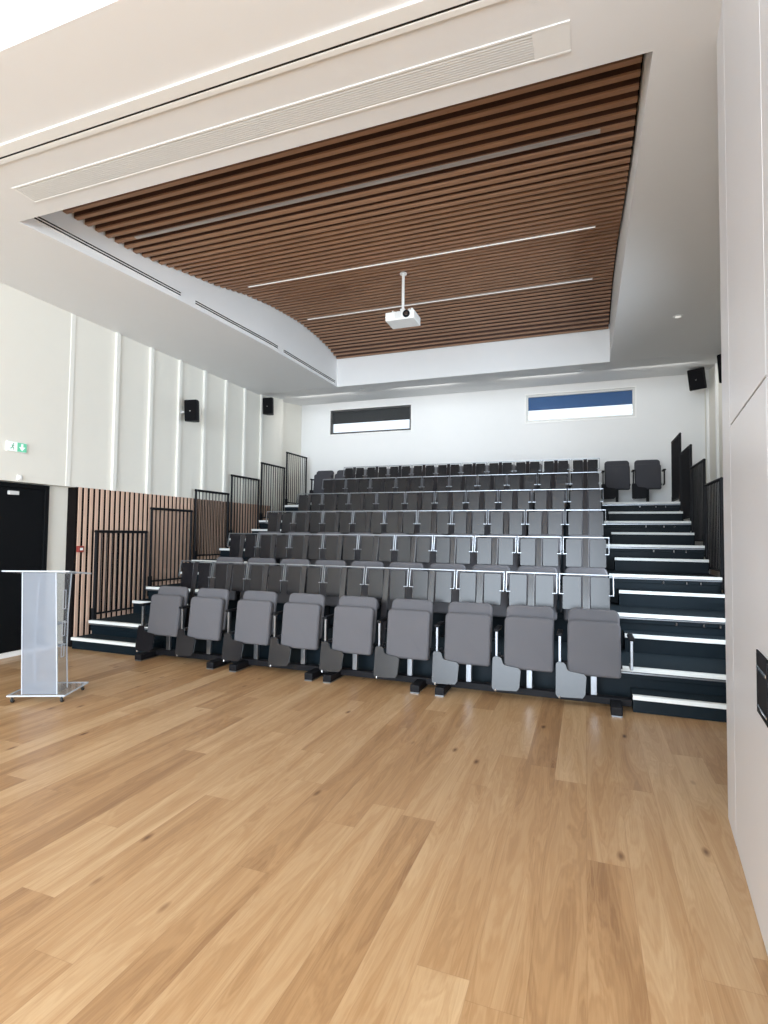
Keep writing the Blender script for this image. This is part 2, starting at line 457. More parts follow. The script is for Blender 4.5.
box(bm, hx0 + .014, hx1 - .014, -0.009, -0.003, 1.085, 1.100, 0.003, 1, Mp)
box(bm, hx0 + .014, hx1 - .014, -0.008, -0.003, 0.930, 0.942, 0.003, 1, Mp)
obj('grip', bm, M['chrome'], hp)

# black door on the lower left wall
dr = struct('door_3', BX(XLL, XLL + 0.045, 3.0, 5.27, 0.075, 2.165, 0.004, 1), M['blackdoor'], label='black double door under the green exit sign')
bm = bmesh.new()
box(bm, XLL, XLL + 0.07, 5.27, 5.33, 0.075, 2.225, 0.004, 1); box(bm, XLL, XLL + 0.07, 3.0, 5.27, 2.165, 2.225, 0.004, 1)
obj('door_frame', bm, M['blackdoor'], dr)
obj('door_closer', BX(XLL + 0.045, XLL + 0.085, 4.77, 4.90, 2.07, 2.12, 0.006, 2), M['vent'], dr)

# wood baffle ceiling inside the recess
PY = [3.66, 4.1, 4.5, 4.92, 5.3, 5.61, 6.28, 6.9, 7.56, 8.2, 8.63, 9.2, 9.67, 10.12]
PZ = [5.00, 5.00, 4.985, 4.97, 5.0, 5.05, 5.14, 5.27, 5.355, 5.41, 5.43, 5.40, 5.34, 5.225]
def pz(y): return interp(y, PY, PZ)
SH = 0.115
polys = []
for a, b_ in zip(ys[:-1], ys[1:]):
    polys.append([(lx(a), a, pz(a) + SH), (XRR, a, pz(a) + SH), (XRR, b_, pz(b_) + SH), (lx(b_), b_, pz(b_) + SH)])
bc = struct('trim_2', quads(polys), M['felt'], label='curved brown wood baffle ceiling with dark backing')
bm = bmesh.new()
y = 3.74
while y < 10.08:
    z = pz(y)
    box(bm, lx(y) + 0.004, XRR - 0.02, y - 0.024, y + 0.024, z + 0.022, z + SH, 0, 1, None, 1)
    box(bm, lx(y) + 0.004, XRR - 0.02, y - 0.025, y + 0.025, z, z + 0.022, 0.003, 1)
    y += 0.1215
obj('baffles', bm, [M['ceilwood'], M['shadewood']], bc)

# ------------------------------------------------------------------ ceiling fittings
def strip(x0, x1, y, profile, label):
    z = pz(y)
    t = thing('strip_light', label, 'light', (0, y, z), 0, 'strip lights in the wood ceiling')
    bm = bmesh.new()
    box(bm, x0, x1, -0.019, -0.012, -0.014, 0.0); box(bm, x0, x1, 0.012, 0.019, -0.014, 0.0)
    box(bm, x0, x1, -0.012, 0.012, -0.003, 0.0)
    box(bm, x0 - .004, x0, -0.019, 0.019, -0.014, 0.0); box(bm, x1, x1 + .004, -0.019, 0.019, -0.014, 0.0)
    obj('profile', bm, M['greyprofile'], t)
    obj('diffuser', BX(x0, x1, -0.0118, 0.0118, -0.012, -0.0032), profile, t)
strip(-4.80, 0.125, 4.693, M['greyprofile'], 'grey unlit strip light nearest the white air grille, in the brown slats')
strip(-4.58, 0.12, 6.57, M['lightstrip'], 'white strip light in front of the projector pole, in the brown slats')
strip(-4.60, 0.11, 8.40, M['lightstrip'], 'white strip light behind the projector, in the brown slats')

# long air grille in the front soffit
t = thing('air_grille', 'long pale grey air grille flush in the white soffit before the slats', 'vent', (0, 0, ZC))
gx0, gx1, gy0, gy1 = -4.79, -0.073, 3.262, 3.488
bm = bmesh.new()
box(bm, gx0, gx1, gy0, gy0 + .018, -0.006, -.0005, .002, 1); box(bm, gx0, gx1, gy1 - .018, gy1, -0.006, -.0005, .002, 1)
box(bm, gx0, gx0 + .025, gy0 + .025, gy1 - .025, -0.006, -.0005); box(bm, gx1 - .22, gx1, gy0 + .018, gy1 - .018, -0.005, -.0005)
obj('frame', bm, M['white'], t)
bm = bmesh.new()
box(bm, gx0 + .025, gx1 - .22, gy0 + .025, gy1 - .025, -0.004, -.0006)
for i in range(9):
    yy = gy0 + .035 + i * 0.019
    box(bm, gx0 + .025, gx1 - .22, yy, yy + .008, -0.0055, -.004)
obj('blades', bm, M['vent'], t)

# track with dark slot along the soffit edge
t = thing('ceiling_track', 'white ceiling track with black slot along the front soffit', 'track', (0, 0, ZC))
bm = bmesh.new()
box(bm, -7.0, 0.45, 2.845, 2.945, -0.014, -.0005, .005, 2); box(bm, -7.0, 0.45, 2.967, 3.01, -0.010, -.0005, .004, 2)
obj('rail', bm, M['white'], t)
obj('slot', BX(-7.0, 0.45, 2.945, 2.967, -0.002, -.0005), M['slot'], t)

# three slot vents on the sloping side of the recess
for (ya, yb, lab) in ((3.80, 5.66, 'longest white slot vent beside the first brown slats'), (5.93, 7.84, 'white slot vent in the middle of the curved recess side'),
                      (8.03, 10.0, 'white slot vent nearest the back end of the curved recess side')):
    t = thing('slot_vent', lab, 'vent', (lx(ya), ya, 0), 0, 'slot vents on the recess side')
    fr, sl = bmesh.new(), bmesh.new()
    n = 10
    for i in range(n):
        a = ya + (yb - ya) * i / n; b_ = ya + (yb - ya) * (i + 1) / n
        za = interp(a, [3.8, 5.65, 10], [4.80, 4.755, 4.745]); zb = interp(b_, [3.8, 5.65, 10], [4.80, 4.755, 4.745])
        o0 = Vector((lx(ya), ya, 0))
        pa = Vector((lx(a) + .004, a, za)) - o0; pb = Vector((lx(b_) + .004, b_, zb)) - o0
        for k in (-0.03, 0.0, 0.03):
            bar(fr, pa + Vector((0, 0, k)), pb + Vector((0, 0, k)), 0.010, 0.012, (1, 0, 0))
        for k in (-0.015, 0.015):
            bar(sl, pa + Vector((-.002, 0, k)), pb + Vector((-.002, 0, k)), 0.020, 0.006, (1, 0, 0))
    obj('frame', fr, M['white'], t); obj('slot', sl, M['slot'], t)

# recessed downlights
def downlight(x, y, lab):
    z = interp(y, [10.12, YB + .2], [ZC, 5.03])
    t = thing('downlight', lab, 'light', (x, y, z), 0, 'recessed downlights')
    if y > 10.12: t.rotation_euler = (math.atan((5.03 - ZC) / (YB + .2 - 10.12)), 0, 0)
    bm = bmesh.new()
    b = bmesh.new()
    prof = [(0.040, -.001), (0.040, -.006), (0.055, -.008), (0.062, -.004), (0.062, -.0008)]
    rg = [[b.verts.new((r * math.cos(2*PI*i/24), r * math.sin(2*PI*i/24), zz)) for i in range(24)] for r, zz in prof]
    for k in range(len(rg) - 1):
        for i in range(24):
            b.faces.new((rg[k][i], rg[k][(i+1) % 24], rg[k+1][(i+1) % 24], rg[k+1][i]))
    merge(bm, b)
    obj('rim', bm, M['white'], t, True)
    bm = bmesh.new(); tube(bm, (0, 0, -.004), (0, 0, -.0009), 0.0395, 24)
    obj('lamp', bm, M['lightstrip'] if y < 9 else M['chrome'], t)
downlight(1.21, 8.32, 'lit white downlight in the soffit over the stepped aisle')
downlight(-0.065, 10.75, 'small downlight in the ceiling before the window with blue blind')
downlight(-4.52, 10.75, 'small downlight in the ceiling before the window with charcoal blind')

# projector on its pole
t = thing('projector', 'white ceiling projector hanging on a pole from the slats', 'projector', (-2.395, 7.10, 4.63))
bm = bmesh.new()
box(bm, -0.21, 0.21, -0.12, 0.20, -0.045, 0.075, 0.012, 3)
obj('body', bm, M['white'], t)
bm = bmesh.new()
tube(bm, (0.10, -0.135, 0.022), (0.10, -0.118, 0.022), 0.050, 28)
ln = obj('lens_ring', bm, M['black'], t)
bm = bmesh.new(); tube(bm, (0.10, -0.139, 0.022), (0.10, -0.134, 0.022), 0.024, 24)
obj('lens', bm, M['chrome'], ln)
bm = bmesh.new()
for i in range(7):
    box(bm, -0.07, 0.02, -0.1225, -0.1195, -0.02 + i * .012, -0.014 + i * .012)
obj('front_grille', bm, M['vent'], t)
bm = bmesh.new()
box(bm, -0.07, 0.07, -0.03, 0.09, 0.095, 0.115, .004, 1); box(bm, -0.035, 0.035, 0.0, 0.06, 0.115, 0.16, .006, 1)
for sx, sy in ((-.12, -.06), (.12, -.06), (-.12, .14), (.12, .14)):
    bar(bm, (sx * .5, sy * .5 + .03, 0.105), (sx, sy, 0.10), 0.02, 0.010); tube(bm, (sx, sy, 0.074), (sx, sy, 0.112), 0.012, 10)
tube(bm, (0.17, -.09, 0.075), (0.17, -.09, 0.10), 0.018, 12)
obj('mount_bracket', bm, M['white'], t)
bm = bmesh.new()
tube(bm, (0, 0.03, 0.15), (0, 0.03, pz(7.13) - 4.63 + 0.004), 0.020, 16)
tube(bm, (0, 0.03, pz(7.13) - 4.63 - 0.012), (0, 0.03, pz(7.13) - 4.63 + 0.004), 0.05, 20)
obj('pole', bm, M['white'], t)

# ------------------------------------------------------------------ wall speakers
def speaker(loc, rz, tilt, bdir, lab, w=0.21, h=0.315, dp=0.20):
    t = thing('wall_speaker', lab, 'speaker', loc, 0, 'black wall speakers')
    R = Matrix.Rotation(rz, 4, 'Z') @ Matrix.Rotation(tilt, 4, 'X')
    pts = [(-w/2, 0), (w/2, 0), (w/2 * .98, dp * .35), (w * .22, dp), (-w * .22, dp), (-w/2 * .98, dp * .35)]
    b = bmesh.new()
    lo = [b.verts.new((x, y, -h/2)) for x, y in pts]; hi = [b.verts.new((x, y, h/2)) for x, y in pts]
    b.faces.new(lo); b.faces.new(hi)
    for i in range(6): b.faces.new((lo[i], lo[(i+1) % 6], hi[(i+1) % 6], hi[i]))
    bmesh.ops.bevel(b, geom=list(b.edges), offset=0.008, segments=2, affect='EDGES')
    bm = bmesh.new(); merge(bm, b, R)
    obj('cabinet', bm, M['black'], t)
    bm = bmesh.new(); slab(rr_outline(w - .02, h - .02, .015, 3), 0.008, 0.003, R @ Matrix.Translation((0, -.008, 0)), 2, bm)
    g = obj('grille', bm, M['grille'], t)
    bm = bmesh.new(); slab(rr_outline(.022, .014, .003, 2), .003, .001, R @ Matrix.Translation((0.0, -.011, -.01)), 1, bm)
    obj('badge', bm, M['chrome'], g)
    bm = bmesh.new()
    p = R @ Vector((0, dp, 0)); q = Vector(bdir)
    p2 = R @ Vector((0, dp - .01, 0))
    tube(bm, p2, p + (q - p) * .5, 0.014, 10); tube(bm, p + (q - p) * .48, q, 0.014, 10)
    ax = Vector((1, 0, 0)) if abs(q.x) > abs(q.y) else Vector((0, 1, 0))
    n_ = ax * (0.006 if (q.dot(ax) > 0) else -0.006)
    tube(bm, q - n_, q, 0.04, 16)
    obj('bracket', bm, M['white'], t)
speaker((-6.46, 7.63, 3.745), math.radians(8), math.radians(5), (-0.243, 0.06, 0.0), 'black wall speaker among the white battens of the long wall', 0.24, 0.37, 0.21)
speaker((-6.53, 10.17, 4.41), math.radians(5), math.radians(4), (-0.218, 0.2, 0.0), 'black wall speaker beside the last batten of the long wall', 0.23, 0.36, 0.2)
speaker((2.005, 11.75, 4.665), math.radians(-32), math.radians(16), (0.293, 0.45, 0.05), 'black wall speaker tilted down in the corner near the blue blind', 0.29, 0.40, 0.24)
speaker((2.10, 9.95, 4.36), math.radians(-50), math.radians(6), (0.199, 0.05, 0.0), 'black wall speaker half hidden behind the white partition', 0.24, 0.46, 0.19)

# ------------------------------------------------------------------ exit sign, sensor, call point
t = thing('exit_sign', 'green and white lit exit sign above the black door', 'sign', (XLW, 4.78, 2.668))
obj('housing', BX(0.0005, 0.028, -0.128, 0.128, -0.062, 0.062, 0.004, 2), M['white'], t)
obj('white_face', BX(0.0282, 0.031, -0.122, 0.0, -0.056, 0.056), M['exitw'], t)
obj('green_face', BX(0.0282, 0.031, 0.0005, 0.122, -0.056, 0.056), M['exitg'], t)
# arrow (shaft then head pointing down) on the green half
def flat(pts, x0, x1, bm=None):
    bm = bm or bmesh.new()
    a = [bm.verts.new((x0, y, z)) for y, z in pts]; b = [bm.verts.new((x1, y, z)) for y, z in pts]
    bm.faces.new(a); bm.faces.new(b)
    for i in range(len(pts)): bm.faces.new((a[i], a[(i+1) % len(pts)], b[(i+1) % len(pts)], b[i]))
    return bm
cy = 0.062
obj('arrow', flat([(cy - .014, .045), (cy + .014, .045), (cy + .014, .005), (cy + .042, .005), (cy, -.045), (cy - .042, .005), (cy - .014, .005)], 0.0311, 0.0322), M['exitw'], t)
bm = bmesh.new()
tube(bm, (0.0311, -0.050, 0.034), (0.0322, -0.050, 0.034), 0.008, 14)
for p, q, w in (((-.054, .022), (-.062, -.006), .013), ((-.058, .016), (-.038, .010), .006), ((-.056, .018), (-.076, .014), .006), ((-.062, -.006), (-.044, -.020), .009),
                ((-.044, -.020), (-.048, -.040), .008), ((-.062, -.006), (-.078, -.026), .009), ((-.078, -.026), (-.094, -.026), .008)):
    bar(bm, (0.03165, p[0], p[1]), (0.03165, q[0], q[1]), w, 0.0011, (1, 0, 0))
obj('running_figure', bm, M['exitd'], t)

t = thing('motion_sensor', 'small white sensor on the wall edge above the black door', 'sensor', (XLW, 4.84, 2.285))
bm = bmesh.new(); box(bm, -0.004, 0.022, -0.03, 0.03, -0.035, 0.035, 0.006, 2)
obj('base', bm, M['white'], t)
b = bmesh.new(); bmesh.ops.create_uvsphere(b, u_segments=14, v_segments=8, radius=0.026)
bm = bmesh.new(); merge(bm, b, Matrix.Translation((0.024, 0, 0.004)) @ Matrix.Diagonal((0.8, 1, 1, 1)))
obj('dome', bm, M['white'], t, True)
t = thing('fire_call_point', 'small red fire call point on the wood slats', 'alarm', (-6.729, 5.735, 1.363))
obj('box', BX(-0.004, 0.042, -0.045, 0.045, -0.045, 0.045, 0.006, 2), M['red'], t)
obj('break_glass', BX(0.0422, 0.045, -0.024, 0.024, -0.018, 0.018, 0.001, 1), M['white'], t)

# ------------------------------------------------------------------ platforms, aisle steps, railings
ORD = ['first', 'second', 'third', 'fourth', 'fifth', 'sixth', 'seventh', 'eighth', 'ninth', 'tenth']
XSL, XSR = -5.28, 0.38       # ends of the seat blocks
for k in range(2, 8):
    z, y = plat_z(k), plat_y(k)
    y1 = plat_y(k + 1) + 0.08 if k < 7 else YB - 0.02
    lab = ('lowest dark platform behind the front row of chairs', 'second dark platform up, carrying the third row of chairs', 'third dark platform up, carrying the fourth row of chairs',
           'fourth dark platform up, carrying the fifth row of chairs', 'fifth dark platform up, carrying the sixth row of chairs', 'topmost dark platform below the two high windows')[k - 2]
    t = thing('seating_platform', lab, 'platform', (0, y, 0), 0, 'stepped seating platforms')
    if k > 2: y1 = y1
    obj('deck', BX(XA, XB, 0.0, y1 - y, z - 0.05, z - 0.0005, 0.003, 1), M['carpet'], t)
    bm = bmesh.new()
    zb = plat_z(k - 1) if k > 2 else 0.0
    box(bm, XA + .004, XB - .004, 0.045, 0.075, zb + (0.0 if k == 2 else 0.0), z - 0.05)
    box(bm, XA + .004, XB - .004, 0.02, 0.05, z - 0.105, z - 0.05, .004, 1)
    obj('riser', bm, M['riser'], t)
    for xa, xb in ((XA, -5.24), (0.30, XB)):
        bm = bmesh.new()
        box(bm, xa, xb, -0.012, 0.0, z - 0.034, z + 0.004, .002, 1); box(bm, xa, xb, -0.012, 0.045, z, z + 0.005, .002, 1)
        obj('nosing', bm, M['nosing'], t)
        bm = bmesh.new(); box(bm, xa, xb, -0.004, 0.0, z - 0.056, z - 0.042)
        obj('edge_rail', bm, M['alu'], t)
    if k > 2:
        for xo in (0.95, 1.22, 1.38):
            obj('bracket', BX(xo, xo + 0.018, 0.008, 0.019, z - 0.105, z - 0.072, .002, 1), M['chrome'], t)
    for side, (xa, xb) in (('lectern', (XA, -5.34)), ('far', (0.405, XB))):
        sz, sy = step_z(k), step_y(k)
        where = 'in the aisle by the slatted wall' if side == 'lectern' else 'in the aisle by the white partition'
        s = thing('aisle_step', '%s dark carpeted step with pale edge %s' % (('lowest', 'second lowest', 'third lowest', 'fourth lowest', 'fifth lowest', 'topmost')[k - 2], where),
                  'step', (0, sy, 0), 0, 'aisle steps with pale nosings')
        zb = plat_z(k - 1) if k > 2 else 0.0
        obj('tread', BX(xa, xb, 0.0, y - sy + .04, sz - 0.04, sz - .0005, .003, 1), M['carpet'], s)
        bm = bmesh.new()
        box(bm, xa + .004, xb - .004, 0.012, 0.03, zb + .001, sz - 0.04)
        box(bm, xa + .004, xa + .022, 0.03, y - sy + .03, zb + .001, sz - 0.04); box(bm, xb - .022, xb - .004, 0.03, y - sy + .03, zb + .001, sz - 0.04)
        obj('riser', bm, M['riser'], s)
        bm = bmesh.new()
        box(bm, xa, xb, -0.010, 0.0, sz - 0.034, sz + 0.004, .002, 1); box(bm, xa, xb, -0.010, 0.04, sz, sz + 0.005, .002, 1)
        obj('nosing', bm, M['nosing'], s)

def railing_parts(t, L=0.95, H=1.285):
    r = 0.021
    bm = bmesh.new()
    tube(bm, (0, 0, -0.1), (0, 0, H - r), r, 10); tube(bm, (0, L, -0.1), (0, L, H - r), r, 10)
    tube(bm, (0, -r, H - r), (0, L + r, H - r), r, 10); tube(bm, (0, 0, 0.075), (0, L, 0.075), r * .7, 8)
    for yy in (0, L):
        box(bm, -0.0222, 0.0222, yy - .03, yy + .03, -0.16, 0.16, .004, 1)
    obj('frame', bm, M['black'], t)
    b0 = None
    for i in range(9):
        yy = L * (i + 1) / 10
        if b0 is None:
            bm = bmesh.new(); tube(bm, (0, 0, 0.075), (0, 0, H - r), 0.008, 6)
            b0 = obj('bar', bm, M['black'], t)
            b0.location = (0, yy, 0)
        else:
            c = b0.copy(); C.objects.link(c); c.parent = t; c.location = (0, yy, 0)
rail0 = None
rl = ['black barred railing on the lowest platform by the slatted wall', 'black barred railing on the second platform by the slatted wall', 'black barred railing on the third platform by the slatted wall',
      'black barred railing on the fourth platform by the slatted wall', 'black barred railing on the fifth platform, at the end of the slats', 'topmost black barred railing, in the corner below the charcoal blind window']
rr = ['black barred railing on the lowest platform behind the partition', 'black barred railing on the second platform behind the partition', 'black barred railing on the third platform, nearest the partition edge',
      'black barred railing on the fourth platform of the aisle by the partition', 'black barred railing on the fifth platform of the aisle by the partition', 'topmost black barred railing of the aisle by the partition']
for side, x, labs in ((0, XA - 0.0225, rl), (1, XB + 0.0225, rr)):
    for k in range(2, 8):
        if side == 1 and k < 3: continue
        loc = (x, plat_y(k) + 0.095, plat_z(k) + 0.004)
        if rail0 is None:
            rail0 = thing('guard_railing', labs[k - 2], 'railing', loc, 0, 'barred guard railings')
            railing_parts(rail0)
        else:
            dup(rail0, loc, 0, labs[k - 2], 'barred guard railings')

# ------------------------------------------------------------------ chairs
def chair(name, label, group, tablet, fabric, arm_x, right_arm=False, leg_mat=None, leg_bot=0.0):
    t = thing(name, label, 'chair', (0, 0, 0), 0, group)
    # folded-up seat pan, soft rounded cushion
    lean = math.atan2(0.06, 0.51)
    Mx = Matrix.Translation((0, -0.262, 0.56)) @ Matrix.Rotation(-lean, 4, 'X')
    bm = slab(rr_outline(0.475, 0.515, 0.055, 6, 0.03), 0.085, 0.028, Mx, 4)
    obj('seat', bm, fabric, t, True)
    lb = math.atan2(0.09, 0.5)
    Mb = Matrix.Translation((0, -0.150, 0.665)) @ Matrix.Rotation(-lb, 4, 'X')
    bm = slab(rr_outline(0.47, 0.51, 0.065, 6, 0.03), 0.06, 0.024, Mb, 4)
    obj('backrest', bm, fabric, t, True)
    bm = bmesh.new()
    box(bm, -0.215, 0.215, -0.165, -0.115, 0.345, 0.395, .004, 1)
    for sx in (-1, 1):
        bar(bm, (sx * .19, -0.14, 0.37), (sx * .19, -0.095, 0.55), 0.035, 0.012, (0, 1, 0))
        tube(bm, (sx * 0.225, -0.215, 0.40), ((0.25 if sx > 0 else -abs(arm_x) + 0.012), -0.215, 0.40), 0.018, 10)
    obj('seat_frame', bm, M['black'], t)
    bm = bmesh.new()
    box(bm, -0.028, 0.028, -0.165, -0.125, leg_bot, 0.36, .003, 1)
    if leg_bot < 0.01: box(bm, -0.06, 0.06, -0.20, -0.09, 0.0, 0.012, .003, 1)
    obj('leg', bm, leg_mat or M['alu'], t)
    def arm(x, nm):
        bm = bmesh.new()
        box(bm, x - .012, x + .012, -0.30, -0.255, 0.40, 0.665, .003, 1)
        box(bm, x - .012, x + .012, -0.255, -0.10, 0.385, 0.42, .003, 1)
        a = obj('armrest', bm, leg_mat or M['alu'], t)
        bm = bmesh.new(); slab([(p[0] + x, p[1]) for p in rr_outline(0.052, 0.03, .010, 3)], 0.26, 0.008, Matrix.Translation((0, -0.33, 0.68)), 2, bm)
        obj('arm_pad', bm, M['black'], a)
    arm(-arm_x, 'l')
    if right_arm: arm(arm_x + 0.02, 'r')
    if tablet:
        # folded writing tablet hanging below the arm: narrow neck, wide lower blade
        x = -arm_x
        pts = [(x + .215, .325), (x + .235, .305), (x + .225, .145), (x + .205, .115), (x - .015, .105), (x - .030, .122), (x - .030, .40), (x - .022, .415), (x + .035, .415),
               (x + .05, .40), (x + .065, .355), (x + .09, .340)]
        bm = slab(pts, 0.016, 0.004, Matrix.Translation((0, -0.325, 0.40)) @ Matrix.Rotation(math.radians(-9), 4, 'X') @ Matrix.Translation((0, 0, -0.40)), 2)
        tb = obj('writing_tablet', bm, M['black'] if leg_mat else M['laminate'], t)
        bm = bmesh.new(); tube(bm, (x, -0.364, 0.093), (x, -0.362, 0.115), 0.010, 10)
        obj('stop_knob', bm, M['chrome'], tb)
    return t
xs1 = [-5.04, -4.41, -3.72, -3.08, -2.425, -1.78, -1.14, -0.53, 0.07]
YC = 5.815
G1 = 'front row chairs on the wood floor'
c1 = chair('tip_up_chair', 'grey tip-up chair in the front row, end chair nearest the lectern', G1, True, M['fabric'], 0.305, False, None, 0.102)
c1.location = (xs1[0], YC, 0)
for i in range(1, 8):
    dup(c1, (xs1[i], YC, 0), 0, 'grey tip-up chair in the front row, %s from the lectern end' % ORD[i], G1)
c1e = chair('tip_up_chair', 'grey tip-up chair in the front row, end chair nearest the white partition', G1, True, M['fabric'], 0.305, True, None, 0.102)
c1e.location = (xs1[8], YC, 0)
cr = chair('tip_up_chair', 'x', 'x', False, M['fabric'], 0.272, False, M['black'])
first = True
for k in range(2, 8):
    for i in range(10):
        loc = (X0 + i * PITCH, YC + (k - 1) * DY, plat_z(k))
        end = 'end chair nearest the slatted wall' if i == 0 else ('end chair beside the aisle by the partition' if i == 9 else '%s from the slatted wall' % ORD[i])
        if k == 7: end = 'behind its desk, ' + end.replace('the aisle by the partition', 'the partition aisle')
        lab = 'grey tip-up chair in the %s row, %s' % ('top' if k == 7 else ORD[k - 1], end)
        grp = 'chairs of the %s row' % ('top' if k == 7 else ORD[k - 1])
        if first:
            cr.location = loc; tag(cr, lab, None, grp); first = False
        else:
            dup(cr, loc, 0, lab, grp)
# chairs standing across the aisles of the top platform
GT = 'chairs closing the aisles of the top platform'
YT = YC + 6 * DY
ca = chair('tip_up_chair', 'charcoal tip-up chair in the partition aisle, beside the last top desk', GT, True, M['fabricdark'], 0.268, False, M['black'])
ca.location = (0.61, YT, plat_z(7))
cb = chair('tip_up_chair', 'x', GT, True, M['fabricdark'], 0.268, True, M['black'])
cb.location = (1.175, YT, plat_z(7))
tag(cb, 'charcoal tip-up chair closing the partition aisle, beside the black railing', GT)
dup(ca, (-5.50, YT, plat_z(7)), 0, 'charcoal tip-up chair half hidden by the first desk of the top row', GT)
dup(ca, (-6.06, YT, plat_z(7)), 0, 'charcoal tip-up chair beside the topmost railing of the long wall', GT)

# floor frames that carry the front row
def base(xa, xb, feet, lab):
    t = thing('seat_base', lab, 'base', (0, YC, 0), 0, 'floor frames of the front row')
    bm = BX(xa, xb, -0.19, -0.10, 0.035, 0.1015, .004, 1)
    obj('beam', bm, M['black'], t)
    f0 = None
    for x in feet:
        if f0 is None:
            bm = BX(-0.05, 0.05, -0.44, -0.05, 0.012, 0.085, .008, 2)
            f0 = obj('foot', bm, M['black'], t); f0.location = (x, 0, 0)
            bm = BX(-0.046, 0.046, -0.44, -0.06, 0.0, 0.0125, .002, 1)
            g0 = obj('foot_glide', bm, M['alu'], f0)
        else:
            c = f0.copy(); C.objects.link(c); c.parent = t; c.location = (x, 0, 0)
            g = g0.copy(); C.objects.link(g); g.parent = c
base(-5.335, -4.08, (-5.26, -4.17), 'black floor frame under the front row chairs nearest the lectern')
base(-4.05, -2.76, (-3.85, -2.86), 'black floor frame under the third and fourth front row chairs')
base(-2.74, -1.47, (-2.635, -1.64), 'black floor frame under the fifth and sixth front row chairs')
base(-1.45, 0.40, (-1.38, 0.26), 'long black floor frame under the front row chairs nearest the partition')

# ------------------------------------------------------------------ folding desks in front of rows two to seven
def desk(name, label, group):
    t = thing(name, label, 'desk', (0, 0, 0), 0, group)
    p0, p1 = Vector((0, 0.03, 0.005)), Vector((0, 0.205, 0.868))
    u = (p1 - p0).normalized(); nn = Vector((0, -u.z, u.y))       # towards the camera side and up
    bm = bmesh.new()
    bar(bm, p0, p1, 0.068, 0.022, (0, 1, 0), .003)
    box(bm, -0.06, 0.06, 0.0, 0.09, 0.0045, 0.016, .002, 1)
    obj('post', bm, M['deskpost'], t)
    bm = bmesh.new()
    box(bm, -0.267, 0.267, 0.190, 0.222, 0.870, 0.884, .003, 1)
    for sx in (-1, 1):
        a = Vector((sx * 0.262, 0.205, 0.874)); b = a - u * 0.205
        bar(bm, a, b, 0.009, 0.022, (0, 1, 0), .002)
        bar(bm, b + Vector((-sx * -.004, 0, 0)), b - Vector((sx * .045, 0, 0)), 0.010, 0.014, (0, 1, 0), .002)
    obj('frame', bm, M['alu'], t)
    first = None
    for sx in (-1, 1):
        Mx = Matrix.Translation((0, 0.176, 0.685)) @ Matrix.Rotation(math.radians(-5.5), 4, 'X')
        if first is None:
            bm = slab([(x, z) for x, z in rr_outline(0.186, 0.345, 0.014, 3)], 0.018, 0.003, Mx, 2)
            first = obj('panel', bm, M['laminate'], t); first.location = (sx * 0.138, 0, 0)
        else:
            c = first.copy(); C.objects.link(c); c.parent = t; c.location = (sx * 0.138, 0, 0)
    return t
d0 = None
for k in range(2, 8):
    for i in range(10):
        loc = (X0 + i * PITCH, plat_y(k), plat_z(k))
        end = 'end desk nearest the slatted wall' if i == 0 else ('end desk beside the partition aisle' if i == 9 else '%s from the slatted wall' % ORD[i])
        lab = 'dark folded desk before the %s row of chairs, %s' % ('top' if k == 7 else ORD[k - 1], end)
        grp = 'folding desks before the %s row' % ('top' if k == 7 else ORD[k - 1])
        if d0 is None:
            d0 = desk('folding_desk', lab, grp); d0.location = loc
        else:
            dup(d0, loc, 0, lab, grp)

# ------------------------------------------------------------------ acrylic lectern
ang = math.atan2(0.214, 0.476)
t = thing('lectern', 'clear and frosted acrylic lectern on small castors by the black door', 'lectern', (-4.835, 3.71, 0), ang)
Z0 = 0.062
obj('base', BX(-0.262, 0.262, 0.0, 0.46, Z0, Z0 + 0.010, .003, 1), M['acrylic'], t)
bm = bmesh.new()
fr = [(-0.262, 0.0), (0.262, 0.0), (0.262, 0.46), (-0.262, 0.46)]
for i in range(4):
    a, b_ = fr[i], fr[(i + 1) % 4]
    bar(bm, (a[0], a[1], Z0 + .005), (b_[0], b_[1], Z0 + .005), 0.008, 0.0125)
obj('base_edge', bm, M['acrylicedge'], t)
